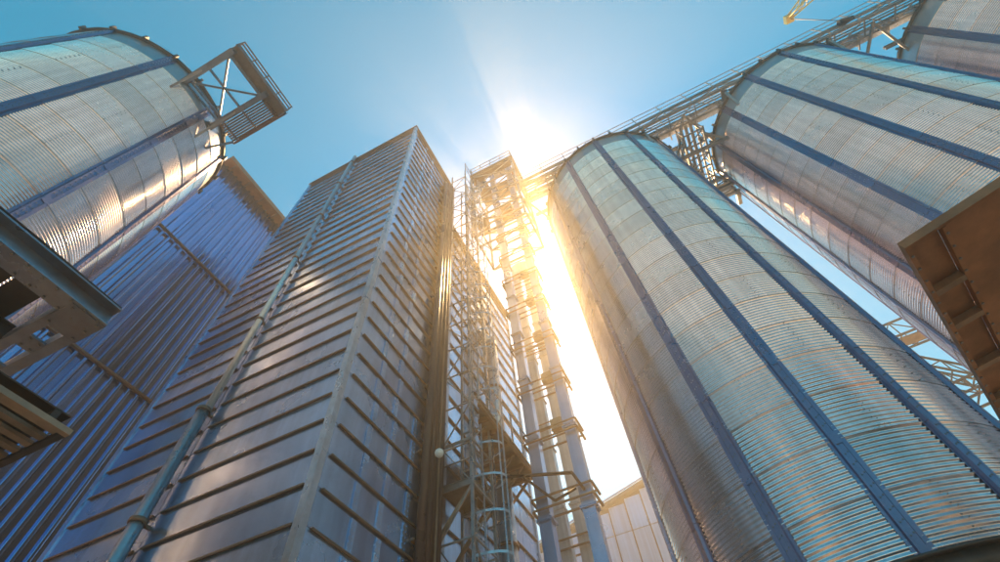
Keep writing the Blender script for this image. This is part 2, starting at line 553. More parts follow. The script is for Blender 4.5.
for i, z in enumerate(Zr):
    if z + ROW < ZD:
        jit(link('panel', random.choice(pm), dr, (X1 - 0.02, Y0 + 0.12, z + 0.006)), 0.006)
        ys = (1.05, 1.75) if i % 2 else (1.12, 1.82)
        for yy in ys + ((2.55,) if i < 14 else ()):
            link('joint_strip', stripm, dr, (X1 - 0.012, Y0 + yy, z + 0.02))
    jit(link('ledge', lm, dr, (X1 - 0.018, Y0 + 0.12, z)), 0.0035, 0.006)
# corner trims, parapet cap
b = MB().box(X1 - 0.13, X1 + 0.012, Y0 - 0.012, Y0 + 0.002, 0, ZD).box(X1 - 0.002, X1 + 0.012, Y0 + 0.003, Y0 + 0.13, 0, ZD)
for i in range(85):
    z = 0.2 + i * 0.31
    b.box(X1 - 0.075, X1 - 0.05, Y0 - 0.022, Y0 - 0.011, z - 0.012, z + 0.012)
b.build('corner_trim', 'trim', dr)
MB().box(X0 - 0.012, X0 + 0.17, Y0 - 0.010, Y0 + 0.03, 0, ZD).box(X0 - 0.012, X0 + 0.002, Y0 + 0.031, Y0 + 0.2, 0, ZD).build('corner_trim', 'panel', dr)
MB().box(X1 - 0.03, X1 + 0.012, Y1 - 0.14, Y1 + 0.01, 0, ZD).build('corner_trim', 'trim', dr)
cap = MB().box(X0 - 0.05, X1 + 0.05, Y0 - 0.05, Y1 + 0.03, ZD, ZD + 0.07).build('roof_cap', 'ledge', dr)
for z in (ZD - 0.18, ZD - 0.36):
    MB().box(X0 + 0.2, X1 - 0.16, Y0 - 0.05, Y0 + 0.018, z, z + 0.03).build('ledge', 'ledge', dr)
    MB().box(X1 - 0.018, X1 + 0.05, Y0 + 0.16, Y1 - 0.2, z, z + 0.03).build('ledge', 'ledge', dr)
# downpipe on the shaded side
ybr = Y0 - 0.22
dp1 = MB().tube((XP, ybr, 0.2), (XP, ybr, 9.15), 0.125, 16).build('downpipe', 'pipe', dr)
dp2 = MB().tube((XP, ybr + 0.06, 9.15), (XP, ybr + 0.06, ZD - 0.1), 0.085, 14).build('downpipe', 'pipe', dr)
for z in (3.2, 6.6, 9.1, 12.4, 15.8, 19.2, 22.6, 25.6):
    big = z < 9.5
    rr = 0.155 if big else 0.11
    yc = ybr if big else ybr + 0.06
    MB().tube((XP, yc, z - 0.04), (XP, yc, z + 0.04), rr, 16).box(XP - 0.03, XP + 0.03, yc + 0.08, Y0 + 0.02, z - 0.025, z + 0.025).build('pipe_bracket', 'ledge', dp1 if big else dp2)
# riser pipes on the side facing the silos
for k, (yy, rr) in enumerate(((7.58, 0.10), (7.80, 0.085), (8.00, 0.10), (8.22, 0.07))):
    MB().tube((X1 + 0.16, yy, 0.1), (X1 + 0.16, yy, 25.0 + 0.3 * k), rr, 12).build('riser_pipe', 'darkpipe', dr)
MB().tube((X1 + 0.30, 7.9, 0.1), (X1 + 0.30, 7.9, 16.0), 0.022, 8).build('cable_conduit', 'ledge', dr)
for i in range(12):
    z = 2.5 + i * 2.0
    MB().box(X1 + 0.0, X1 + 0.09, 7.46, 8.34, z, z + 0.05).build('pipe_bracket', 'ledge', dr)

# ------------------------------------------------------------------ lower block behind
XB, YB0, YB1, ZBK = -5.36, 8.76, 15.0, 22.4
bl = thing('panelled_annex', 'lower metal clad block behind the caged ladder and elevator legs', 'building', (XB, YB0, 0))
MB().box(-11.6, XB - 0.05, YB0, YB1 - 0.05, 0, ZBK - 0.05).build('core', 'deck', bl)
ncol = 5
cw = (YB1 - YB0) / ncol
pm = [pillow_panel(cw - 0.03, ROW * 1.25 - 0.012, 70 + s, 'x').mesh('panel', 'panel') for s in range(5)]
lm = MB().box(0, 0.05, 0.05, YB1 - YB0 - 0.05, -0.022, 0.008).box(0.038, 0.05, 0.05, YB1 - YB0 - 0.05, -0.035, -0.022).mesh('ledge', 'ledge')
z = 0.4
while z < ZBK - 0.1:
    if z + ROW * 1.25 < ZBK:
        for c in range(ncol):
            jit(link('panel', random.choice(pm), bl, (XB - 0.02, YB0 + c * cw + 0.015, z + 0.006)), 0.006)
    jit(link('ledge', lm, bl, (XB - 0.018, YB0, z)), 0.0035, 0.006)
    z += ROW * 1.25
MB().box(-11.65, XB + 0.08, YB0 + 0.02, YB1 + 0.06, ZBK - 0.05, ZBK + 0.14).build('roof_cap', 'ledge', bl)
MB().box(XB - 0.02, XB + 0.03, YB1 - 0.05, YB1 + 0.08, 0, ZBK - 0.06).build('corner_trim', 'trim', bl)

# ------------------------------------------------------------------ blue ribbed building
XW, YW0, YW1, ZW = -15.9, 1.85, 13.85, 28.0
rb = thing('ribbed_building', 'tall building clad in blue vertical ribbed sheets under a brown eave', 'building', (XW, YW0, 0))
MB().box(-26, XW - 0.10, YW0 + 0.02, YW1, 0, ZW - 0.05).build('core', 'deck', rb)


def rib_sheet(wd, h, ribs):
    b = MB(); pts = []
    p = wd / ribs
    for i in range(ribs):
        o = i * p
        pts += [(o, 0), (o + p * 0.46, 0), (o + p * 0.54, 0.10), (o + p * 0.60, 0.108), (o + p * 0.78, 0.108), (o + p * 0.84, 0.10)]
    pts.append((wd, 0))
    for z in (0, h):
        for y, d in pts: b.v.append((d, y, z))
    k = len(pts)
    for i in range(k - 1):
        b.f.append((i, i + 1, i + 1 + k, i + k)); b.smooth.append(False)
    return b


tiers = [(0.1, 7.0), (7.0, 14.0), (14.0, 20.8), (20.8, ZW - 0.05)]
for ti, (za, zb_) in enumerate(tiers):
    me = rib_sheet(0.99, zb_ - za + 0.06, 3).mesh('ribbed_sheet', 'ribbed')
    for i in range(12):
        link('ribbed_sheet', me, rb, (XW - 0.07 + 0.004 * (ti % 2) - ti * 0.006, YW0 + i * 1.0, za))
for zz in (7.0, 14.0, 20.8):
    MB().box(XW - 0.02, XW + 0.10, YW0, YW1, zz - 0.04, zz + 0.04).build('joint_flashing', 'ledge', rb)
ev = MB().box(XW - 10, XW + 0.55, YW0 - 0.1, YW1 + 0.1, ZW + 0.03, ZW + 0.12).box(XW + 0.52, XW + 0.60, YW0 - 0.1, YW1 + 0.1, ZW - 0.16, ZW + 0.18).build('eave', 'brown', rb)
for i in range(11):
    y = YW0 + 0.4 + i * 1.1
    MB().box(XW - 0.02, XW + 0.53, y - 0.04, y + 0.04, ZW - 0.10, ZW + 0.028).build('rafter_end', 'slat', ev)
# ------------------------------------------------------------------ far shed
YF = 32.0
fs = thing('far_shed', 'pale sheet clad shed with dark seams far behind the elevator legs', 'building', (-3.0, YF, 0))
b = MB()
xa, xb, xp = -12.0, 9.0, 1.5
def zroof(x): return 19.88 + (x + 6.51) * 0.245 if x < xp else 19.88 + (xp + 6.51) * 0.245 - (x - xp) * 0.245
b.v = [(xa, YF, 0), (xb, YF, 0), (xb, YF, zroof(xb)), (xp, YF, zroof(xp)), (xa, YF, zroof(xa)),
       (xa, YF + 14, 0), (xb, YF + 14, 0), (xb, YF + 14, zroof(xb)), (xp, YF + 14, zroof(xp)), (xa, YF + 14, zroof(xa))]
b.f = [(0, 1, 2, 3, 4), (9, 8, 7, 6, 5), (0, 4, 9, 5), (1, 6, 7, 2), (2, 7, 8, 3), (3, 8, 9, 4)]; b.smooth = [False] * 6
b.build('core', 'fardark', fs)
xx = xa + 0.05
while xx < xb - 0.2:
    wd = 1.22
    for z0 in range(0, 24, 3):
        zt_ = min(z0 + 2.96, min(zroof(xx), zroof(xx + wd)) - 0.15)
        if zt_ > z0 + 0.3:
            MB().box(xx, xx + wd - 0.10, YF - 0.10, YF + 0.02, z0 + 0.02, zt_).build('wall_sheet', 'farwall', fs)
    xx += wd
for sgn, xe in ((-1, xa), (1, xb)):
    MB().bar((xp, YF - 0.22, zroof(xp) + 0.05), (xe, YF - 0.22, zroof(xe) + 0.05), 0.4, 0.22).build('verge', 'fardark', fs)
    MB().bar((xp, YF - 0.3, zroof(xp) + 0.35), (xe, YF - 0.3, zroof(xe) + 0.35), 0.1, 0.10).build('gutter', 'farwall', fs)

# ------------------------------------------------------------------ caged ladder tower on the annex
XL0, XL1, YL0, YL1 = -5.22, -4.28, 8.30, 9.35
lt = thing('ladder_tower', 'slim lattice tower with a caged ladder climbing beside the panelled tower', 'ladder tower', (-4.7, 8.8, 0))
for x in (XL0 + 0.12, XL1):
    for y in (YL0, YL1):
        MB().angle((x, y, 0), (x, y, 27.6), 0.055, 0.010).build('upright', 'steel', lt)
for k in range(23):
    z = 0.8 + k * 1.18
    b = MB()
    b.bar((XL0 + 0.12, YL0, z), (XL1, YL0, z), 0.035).bar((XL1, YL0, z), (XL1, YL1, z), 0.035).bar((XL0 + 0.12, YL1, z), (XL1, YL1, z), 0.035)
    b.build('tie', 'steel', lt)
    if k < 22:
        s = 1 if k % 2 else -1
        ya, yb = (YL0, YL1) if s > 0 else (YL1, YL0)
        MB().bar((XL1, ya, z), (XL1, yb, z + 1.18), 0.028).build('diagonal', 'steel', lt)
        MB().bar((XL0 + 0.12 if s > 0 else XL1, YL0, z), (XL1 if s > 0 else XL0 + 0.12, YL0, z + 1.18), 0.028).build('diagonal', 'steel', lt)
yl = 9.62
for s in (-0.22, 0.22):
    MB().bar((-4.55, yl + s - 0.45, 0.3), (-4.55, yl + s - 0.45, 27.4), 0.055, 0.02).build('ladder_rail', 'trim', lt)
rung = MB().tube((-4.55, yl - 0.67, 0), (-4.55, yl - 0.23, 0), 0.016, 6).mesh('rung', 'trim')
for k in range(85):
    link('rung', rung, lt, (0, 0, 0.6 + k * 0.31))
hoop = MB()
pts = [Vector((-4.55 + 0.75 * math.sin(PI * i / 8) * 0.95, yl - 0.45 - 0.36 * math.cos(PI * i / 8), 0)) for i in range(9)]
for p, q in zip(pts, pts[1:]): hoop.bar(p, q, 0.012, 0.055)
hoop = hoop.mesh('cage_hoop', 'trim')
for k in range(27):
    link('cage_hoop', hoop, lt, (0, 0, 3.0 + k * 0.9))
for i in (1, 3, 4, 5, 7):
    p = pts[i]
    MB().bar((p.x, p.y, 3.0), (p.x, p.y, 27.4), 0.035, 0.010).build('cage_strap', 'trim', lt)
# antennas of railing at the top
for y in (YL0, YL1):
    MB().bar((XL1, y, 27.6), (XL1, y, 28.9), 0.04).build('guard_post', 'steel', lt)
for z in (28.2, 28.85):
    MB().bar((XL1, YL0, z), (XL1, YL1, z), 0.035).build('guard_rail', 'steel', lt)

# bracket landing at the ladder foot
bp = thing('bracket_landing', 'small brown landing on two struts with a handrail, below the white lamp', 'platform', (-5.0, 8.9, 8.0))
MB().box(-5.20, -4.34, 8.36, 9.50, 8.04, 8.10).build('deck_plate', 'grate', bp)
for e in ((-4.34, 8.36, -4.34, 9.50), (-5.20, 8.36, -4.34, 8.36), (-5.20, 9.50, -4.34, 9.50)):
    MB().channel((e[0], e[1], 8.0), (e[2], e[3], 8.0), 0.06, 0.13, 0.012).build('edge_beam', 'steel', bp)
for y in (8.5, 9.4):
    MB().bar((-4.42, y, 7.95), (-5.22, y - 0.1, 6.85), 0.07).build('strut', 'slat', bp)
for (x, y) in ((-4.36, 8.38), (-4.36, 8.95), (-4.36, 9.48), (-5.1, 8.38)):
    MB().bar((x, y, 8.05), (x, y, 9.2), 0.04).build('guard_post', 'steel', bp)
for z in (8.6, 9.18):
    MB().path([(-5.1, 8.38, z), (-4.36, 8.38, z), (-4.36, 9.48, z)], 0.02).build('guard_rail', 'steel', bp)

# white lamp on an arm
lp = thing('flood_lamp', 'round white lamp on a thin arm beside the dark riser pipes', 'lamp', (-4.6, 8.35, 9.0))
LP = Vector((-4.55, 7.30, 8.10))
MB().tube((-4.36, 8.30, 8.98), LP + Vector((0, 0.10, 0.08)), 0.022, 8).build('arm', 'slat', lp)
b = MB()
for i in range(1, 7):
    a0, a1 = PI * (i - 1) / 6, PI * i / 6
    b.tube(LP + Vector((0, 0, 0.10 * math.cos(a0))), LP + Vector((0, 0, 0.10 * math.cos(a1))), max(0.004, 0.10 * math.sin(a0)), 14, max(0.004, 0.10 * math.sin(a1)), False)
b.build('lamp_globe', 'lampw', lp)
MB().tube(LP + Vector((0, 0.08, 0.06)), LP + Vector((0, 0.17, 0.14)), 0.05, 10).build('socket', 'ledge', lp)

# wide service platform along the annex
sp = thing('service_platform', 'brown walkway seen from below along the annex, with ribs and a railing', 'platform', (-4.6, 10.0, 10.0))
b = MB()
pl = [(-3.98, 8.15), (-3.98, 11.75), (-5.33, 11.75), (-5.33, 10.9)]
b.add([(x, y, 10.02) for x, y in pl] + [(x, y, 10.07) for x, y in pl], [(0, 1, 2, 3)[::-1], (4, 5, 6, 7), (0, 1, 5, 4), (1, 2, 6, 5), (2, 3, 7, 6), (3, 0, 4, 7)])
b.build('deck_plate', 'grate', sp)
for k in range(7):
    y = 8.25 + k * 0.57
    MB().bar((max(-5.33, -3.98 - (y - 8.1) * 0.49), y, 9.95), (-4.0, y, 9.95), 0.06, 0.13).build('joist', 'brown2', sp)
MB().channel((-3.98, 8.15, 9.96), (-3.98, 11.75, 9.96), 0.07, 0.18, 0.012).build('edge_beam', 'slat', sp)
MB().channel((-5.33, 11.75, 9.96), (-3.98, 11.75, 9.96), 0.07, 0.18, 0.012).build('edge_beam', 'slat', sp)
for k in range(6):
    y = 8.2 + k * 0.7
    MB().bar((-4.0, y, 10.07), (-4.0, y, 11.2), 0.035).build('guard_post', 'steel', sp)
for z in (10.6, 11.18):
    MB().bar((-4.0, 8.2, z), (-4.0, 11.7, z), 0.032).build('guard_rail', 'steel', sp)
for y in (10.5, 11.1, 11.65):
    MB().bar((-4.1, y, 9.9), (-5.36, y, 8.7), 0.06).build('strut', 'slat', sp)

# round duct
du = thing('round_duct', 'round grey duct rising past the end of the brown walkway', 'duct', (-4.9, 10.9, 0))
MB().tube((-4.84, 11.25, 0), (-4.84, 11.25, 9.9), 0.26, 20).build('lower_run', 'pipe', du)
MB().tube((-4.84, 11.25, 10.08), (-4.84, 11.25, 15.9), 0.22, 20).build('upper_run', 'pipe', du)
for z in (2.5, 5.2, 7.9, 11.2, 13.4, 15.6):
    MB().tube((-4.84, 11.25, z - 0.04), (-4.84, 11.25, z + 0.04), 0.30 if z < 10 else 0.26, 20).build('flange', 'ledge', du)
MB().tube((-4.84, 11.25, 15.9), (-5.3, 11.25, 16.6), 0.22, 16).build('elbow', 'pipe', du)


# ------------------------------------------------------------------ bucket elevators
def elevator(label, xl, xr, y, ztop, wx, wy, m_, brackets, loc, detail):
    t = thing('bucket_elevator', label, 'elevator', (loc[0], loc[1], 0), 'bucket elevators')
    seg = 2.4
    for x in (xl, xr):
        z = 0.8
        me = MB().box(x - wx / 2, x + wx / 2, y - wy / 2, y + wy / 2, 0.0, seg - 0.01)
        me.box(x - wx / 2 - 0.05, x + wx / 2 + 0.05, y - wy / 2 - 0.05, y + wy / 2 + 0.05, 0.0, 0.035)
        me.box(x - wx / 2 - 0.05, x + wx / 2 + 0.05, y - wy / 2 - 0.05, y + wy / 2 + 0.05, seg - 0.046, seg - 0.011)
        if detail:
            for sx in (-1, 1):
                me.box(x + sx * (wx / 2 - 0.02) - 0.02, x + sx * (wx / 2 - 0.02) + 0.02, y - wy / 2 - 0.02, y - wy / 2 - 0.001, 0.036, seg - 0.05)
        me = me.mesh('trunk', m_)
        while z + seg < ztop + 0.01:
            link('trunk', me, t, (0, 0, z)); z += seg
    for z in brackets:
        for dz in (0.0, 0.30):
            for yy in (y - wy / 2 - 0.09, y + wy / 2 + 0.09):
                MB().angle((xl - wx / 2 - 0.08, yy, z + dz), (xr + wx / 2 + 0.08, yy, z + dz), 0.06, 0.012).build('cross_bar', 'slat', t)
            for xx in (xl - wx / 2 - 0.08, xr + wx / 2 + 0.08):
                MB().bar((xx, y - wy / 2 - 0.1, z + dz), (xx, y + wy / 2 + 0.25, z + dz), 0.06).build('cross_bar', 'slat', t)
    MB().box(xl - wx, xr + wx, y - wy, y + wy, 0, 1.2).build('boot', m_, t)
    zt = z_end(ztop, seg)
    b = MB()
    n = 14; xc = (xl + xr) / 2; ra = (xr - xl) / 2 + wx / 2 + 0.06
    vs = []
    for yy in (y - wy / 2 - 0.08, y + wy / 2 + 0.08):
        vs += [(xc - ra, yy, zt - 0.03), (xc + ra, yy, zt - 0.03)] + [(xc + ra * math.cos(PI * i / n), yy, zt + 0.7 + ra * 0.85 * math.sin(PI * i / n)) for i in range(n + 1)]
    k = len(vs) // 2
    b.add(vs, [tuple([0, 1] + list(range(2, k)))[::1], tuple(reversed([k, k + 1] + list(range(k + 2, 2 * k))))] + [(i, i + k, (i + 1) % k + k, (i + 1) % k) for i in [0, 1] + list(range(2, k))][0:0])
    loop = [0, 1] + list(range(2, k))
    o = 0
    for i in range(k):
        a_, c_ = loop[i], loop[(i + 1) % k]
        b.f.append((a_, a_ + k, c_ + k, c_)); b.smooth.append(False)
    hd = b.build('head', m_, t)
    MB().tube((xr + 0.2, y + 0.25, zt + 0.45), (xr + 0.2, y + 0.95, zt + 0.45), 0.2, 14).build('motor', 'brown', hd)
    return t


def z_end(ztop, seg):
    z = 0.8
    while z + seg < ztop + 0.01: z += seg
    return z


e1 = elevator('twin legged blue bucket elevator with cross bars, nearest the sun gap', -3.57, -2.42, 10.9, 32.0, 0.32, 0.30, 'trunk',
              [3.9, 6.1, 8.2, 10.2, 12.1, 14.2, 16.4, 18.5, 20.6, 22.7], (-3.0, 10.9), True)
e2 = elevator('cream twin leg elevator standing behind the blue one', -4.30, -3.62, 14.6, 27.0, 0.42, 0.36, 'cream',
              [4.5, 9.0, 13.5, 18.0, 22.5], (-4.0, 14.6), False)
# small side boxes between the blue legs
for z in (10.62, 12.55, 14.7, 16.9, 19.0):
    MB().box(-3.0, -2.66, 10.9, 11.12, z - 0.02, z + 0.34).build('inspection_box', 'slat', e1)

# head frame with platform on top
hf = thing('head_frame', 'lattice frame and railed top platform crowning the blue elevator', 'tower frame', (-3.4, 11.0, 0))
fx0, fx1, fy0, fy1 = -4.75, -1.85, 10.1, 12.3
for x in (fx0, fx1):
    for y in (fy0, fy1):
        MB().angle((x, y, 22.9), (x, y, 31.3), 0.11, 0.016).build('post', 'steel', hf)
lev = [22.9, 25.0, 27.1, 29.2, 31.3]
for i, z in enumerate(lev):
    for y in (fy0, fy1):
        MB().bar((fx0, y, z), (fx1, y, z), 0.10).build('girt', 'steel', hf)
    for x in (fx0, fx1):
        MB().bar((x, fy0, z), (x, fy1, z), 0.10).build('girt', 'steel', hf)
    if i < len(lev) - 1:
        z2 = lev[i + 1]
        for y in (fy0, fy1):
            MB().bar((fx0, y, z), (fx1, y, z2), 0.06).build('diagonal', 'steel', hf)
            MB().bar((fx1, y, z), (fx0, y, z2), 0.06).build('diagonal', 'steel', hf)
        for x in (fx0, fx1):
            MB().bar((x, fy0, z), (x, fy1, z2), 0.06).build('diagonal', 'steel', hf)
MB().box(fx0 - 0.1, -4.0, fy0 - 0.12, fy1 + 0.1, 31.36, 31.42).build('deck_plate', 'grate', hf)
MB().box(-1.99, fx1 + 0.1, fy0 - 0.12, fy1 + 0.1, 31.36, 31.42).build('deck_plate', 'grate', hf)
MB().box(-3.99, -2.0, 10.0 - 0.02, 10.55, 31.36, 31.42).build('deck_plate', 'grate', hf)
MB().box(-3.99, -2.0, 11.3, fy1 + 0.1, 31.36, 31.42).build('deck_plate', 'grate', hf)
for (x, y) in [(fx0 + i * (fx1 - fx0) / 4, yy) for i in range(5) for yy in (fy0 - 0.1, fy1)] + [(xx, (fy0 + fy1) / 2) for xx in (fx0, fx1)]:
    MB().bar((x, y, 31.42), (x, y, 32.6), 0.045).build('guard_post', 'steel', hf)
for z in (32.0, 32.56):
    MB().path([(fx0, fy0 - 0.1, z), (fx1, fy0 - 0.1, z), (fx1, fy1, z), (fx0, fy1, z), (fx0, fy0 - 0.1, z)], 0.026).build('guard_rail', 'steel', hf)
MB().box(fx0, fx1, fy0 - 0.125, fy0 - 0.11, 31.42, 31.56).build('toe_board', 'steel', hf)
# arms that tie the frame to the elevator legs
for z in (22.9, 25.0):
    MB().bar((fx0, 10.7, z), (fx1, 10.7, z), 0.09).build('girt', 'steel', hf)
# spouts from the head
b = MB().path([(-2.2, 11.2, 31.0), (-1.7, 11.5, 29.6), (0.4, 11.6, 28.6)], 0.16, 12)
b.build('spout', 'pipe', hf)
MB().path([(-4.1, 10.7, 31.0), (-4.6, 10.4, 29.0), (-4.95, 9.9, 27.0)], 0.14, 12).build('spout', 'pipe', hf)
MB().box(-3.9, -2.9, 11.5, 12.1, 27.2, 28.4).build('valve_box', 'brown', hf)
MB().box(-4.6, -4.1, 10.3, 10.8, 24.0, 25.2).build('valve_box', 'slat', hf)

# brace pipe between ladder tower and elevator
br = thing('brace_pipe', 'long thin red brown pipe bracing the elevator legs to the ladder tower', 'pipe', (-4.0, 10.3, 9.0))
MB().path([(-5.1, 10.3, 9.42), (-2.53, 10.3, 8.66)], 0.045, 8).build('long_run', 'darkpipe', br)
MB().path([(-2.53, 10.3, 8.66), (-2.42, 10.72, 8.40)], 0.04, 8).build('end_bend', 'darkpipe', br)
MB().path([(-3.85, 10.3, 9.04), (-3.09, 10.32, 8.11)], 0.035, 8).build('brace_arm', 'darkpipe', br)
MB().path([(-3.09, 10.32, 8.11), (-2.6, 10.6, 8.42)], 0.035, 8).build('brace_arm', 'darkpipe', br)


# ------------------------------------------------------------------ walkways over the silos
def walkway(name, label, xa, xb, y0, y1, zf, step, trough, loc, cat='walkway'):
    t = thing(name, label, cat, loc)
    L = xb - xa
    k = int(L / step)
    nb = 5
    for i in range(nb):
        ya = y0 + 0.05 + (y1 - y0 - 0.1) * i / nb
        MB().box(xa, xb, ya, ya + (y1 - y0 - 0.1) / nb - 0.10, zf - 0.02, zf + 0.02).build('deck_board', 'steel', t)
    for y in (y0, y1):
        MB().channel((xa, y, zf - 0.12), (xb, y, zf - 0.12), 0.08, 0.19, 0.014).build('top_chord', 'steel', t)
        MB().bar((xa, y, zf - 0.80), (xb, y, zf - 0.80), 0.09).build('bottom_chord', 'steel', t)
        for z in (zf + 0.55, zf + 1.1):
            MB().tube((xa, y, z), (xb, y, z), 0.024, 6).build('guard_rail', 'steel', t)
        MB().bar((xa, y - 0.0, zf + 0.09), (xb, y - 0.0, zf + 0.09), 0.012, 0.13).build('toe_board', 'steel', t)
    for i in range(k + 1):
        x = xa + L * i / k
        for y in (y0, y1):
            MB().bar((x, y, zf), (x, y, zf + 1.1), 0.045).build('guard_post', 'steel', t)
            MB().bar((x, y, zf - 0.80), (x, y, zf - 0.2), 0.06).build('truss_post', 'steel', t)
            if i < k:
                x2 = xa + L * (i + 1) / k
                MB().bar((x, y, zf - 0.80 if i % 2 else zf - 0.2), (x2, y, zf - 0.2 if i % 2 else zf - 0.80), 0.05).build('truss_diagonal', 'steel', t)
        MB().bar((x, y0, zf - 0.80), (x, y1, zf - 0.80), 0.06).build('cross_tie', 'steel', t)
        if i < k:
            x2 = xa + L * (i + 1) / k
            MB().bar((x, y0 if i % 2 else y1, zf - 0.80), (x2, y1 if i % 2 else y0, zf - 0.80), 0.045).build('lacing', 'steel', t)
    if trough:
        tr = MB().box(xa, xb, y1 + 0.16, y1 + 0.56, zf - 0.20, zf + 0.25).build('conveyor_trough', 'trim', t)
        for i in range(k + 1):
            x = xa + L * i / k
            MB().box(x - 0.04, x + 0.04, y1 + 0.12, y1 + 0.60, zf - 0.24, zf + 0.29).build('trough_flange', 'steel', tr)
            MB().bar((x, y1, zf - 0.35), (x, y1 + 0.75, zf - 0.35), 0.07).build('trough_bearer', 'steel', t)
    return t


cw1 = walkway('silo_walkway', 'long railed conveyor walkway running across the tops of the silo row', -1.84, 33.5, 10.55, 11.45, 28.05, 1.45, True, (12, 11, 27))
# arms that carry it on the silo eaves
for (cx, cyy) in ((2.80, SY), (12.72, 14.0), (22.60, 13.8)):
    for dx in (-2.7, 2.7):
        ye = cyy - math.sqrt(R1 * R1 - dx * dx) - 0.05
        MB().channel((cx + dx, min(ye, 10.9) - 0.35, 27.05), (cx + dx, 11.6, 27.05), 0.16, 0.22, 0.02).build('support_arm', 'steel', cw1)
        MB().bar((cx + dx, 10.7, 26.95), (cx + dx, ye + 0.05, 25.6), 0.12).build('knee_brace', 'steel', cw1)
    for s in (-1, 1):
        xe = cx + s * (R1 + 0.06)
        MB().bar((xe - s * 0.3, cyy - 0.9, 26.3), (xe + s * 0.9, 10.9, 27.2), 0.11).build('knee_brace', 'steel', cw1)
        MB().channel((xe - s * 0.5, cyy - 1.4, 26.98), (xe + s * 0.5, cyy - 1.4, 26.98), 0.16, 0.2, 0.02).build('support_arm', 'steel', cw1)
cw2 = walkway('rear_walkway', 'second conveyor bridge seen between the silo tops behind the long walkway', 6.3, 9.6, 15.4, 16.2, 27.0, 1.1, True, (8, 16, 26))
for (x, y) in ((7.0, 15.4), (8.8, 15.4)):
    MB().bar((x, y, 24.8), (x + 0.9, y, 26.2), 0.12).build('knee_brace', 'steel', cw2)
    MB().bar((x, 15.4, 24.9), (x, 16.2, 24.9), 0.2).build('support_arm', 'steel', cw2)
MB().path([(7.2, 13.2, 28.2), (7.7, 14.4, 27.0), (8.0, 15.3, 26.9)], 0.14, 10).build('spout', 'pipe', cw2)

cb = thing('cross_bridge', 'short lattice bridge joining both walkways between the first two silos', 'walkway', (7.7, 13.4, 26.5))
for x in (7.15, 8.25):
    for z in (26.15, 27.1):
        MB().bar((x, 11.5, z), (x, 15.35, z), 0.09).build('chord', 'steel', cb)
    for k in range(6):
        y = 11.6 + k * 0.74
        MB().bar((x, y, 26.15), (x, y, 27.1), 0.055).build('truss_post', 'steel', cb)
        if k < 5:
            MB().bar((x, y, 26.15 if k % 2 else 27.1), (x, y + 0.74, 27.1 if k % 2 else 26.15), 0.05).build('truss_diagonal', 'steel', cb)
for k in range(6):
    y = 11.6 + k * 0.74
    MB().bar((7.15, y, 26.12), (8.25, y, 26.12), 0.07).build('cross_tie', 'steel', cb)
    if k < 5:
        MB().bar((7.15 if k % 2 else 8.25, y, 26.12), (8.25 if k % 2 else 7.15, y + 0.74, 26.12), 0.05).build('lacing', 'steel', cb)
for k in range(3):
    MB().box(7.35 + k * 0.28, 7.52 + k * 0.28, 11.5, 15.35, 27.16, 27.2).build('deck_board', 'steel', cb)
for y in (11.9, 14.6):
    MB().bar((6.6, y + 0.4, 25.3), (7.15, y, 26.1), 0.10).build('knee_brace', 'steel', cb)
    MB().bar((8.9, y + 0.4, 25.3), (8.25, y, 26.1), 0.10).build('knee_brace', 'steel', cb)
    MB().channel((6.45, y + 0.4, 25.25), (9.05, y + 0.4, 25.25), 0.14, 0.2, 0.02).build('bearer', 'steel', cb)

# ------------------------------------------------------------------ gangway stub on the lone silo
gw = thing('gangway', 'open gangway with end railing jutting from the rim of the lone silo', 'gangway', (-10.5, -0.6, 22.2))
ZG = 22.15
for y in (-1.75, 0.02):
    MB().channel((-12.15, y, ZG), (-8.9, y, ZG), 0.22, 0.32, 0.022).build('bearer', 'bluesteel', gw)
MB().bar((-11.3, -1.7, ZG), (-9.2, -0.05, ZG), 0.07).build('diagonal', 'bluesteel', gw)
MB().bar((-9.2, -1.7, ZG), (-11.3, -0.05, ZG), 0.07).build('diagonal', 'bluesteel', gw)
for x in (-11.35, -11.15, -10.2, -9.15):
    MB().bar((x, -1.72, ZG), (x, -0.0, ZG), 0.08).build('cross_member', 'bluesteel', gw)
MB().box(-9.30, -8.74, -1.85, 0.92, ZG + 0.15, ZG + 0.20).build('deck_plate', 'grate', gw)
for k in range(9):
    y = 0.16 + k * 0.095
    MB().box(-11.45, -9.10, y, y + 0.072, ZG + 0.02, ZG + 0.06).build('deck_board', 'brown2', gw)
MB().bar((-11.45, 0.96, ZG), (-8.74, 0.96, ZG), 0.07, 0.16).build('edge_beam', 'brown2', gw)
for x in (-11.2, -10.2, -9.2):
    MB().bar((x, 0.0, ZG - 0.02), (x, 0.95, ZG - 0.02), 0.06).build('cross_member', 'brown2', gw)
MB().box(-8.735, -8.715, -1.86, 0.93, ZG + 0.06, ZG + 0.34).build('kick_plate', 'brown2', gw)
MB().box(-11.4, -8.75, 0.995, 1.01, ZG - 0.05, ZG + 0.3).build('kick_plate', 'brown2', gw)
for k in range(5):
    y = -1.85 + k * 0.69
    MB().bar((-8.75, y, ZG + 0.1), (-8.75, y, ZG + 0.95), 0.05).build('guard_post', 'brown2', gw)
for z in (0.35, 0.65, 0.95):
    MB().bar((-8.75, -1.88, ZG + z), (-8.75, 0.95, ZG + z), 0.045).build('guard_rail', 'brown2', gw)
for y in (-1.85, 0.92):
    for z in (0.5, 0.95):
        MB().bar((-11.4 if y > 0 else -9.1, y, ZG + z), (-8.75, y, ZG + z), 0.04).build('guard_rail', 'brown2', gw)
MB().bar((-11.45, 0.9, ZG), (-12.05, 0.55, ZG - 0.9), 0.08).build('knee_brace', 'bluesteel', gw)
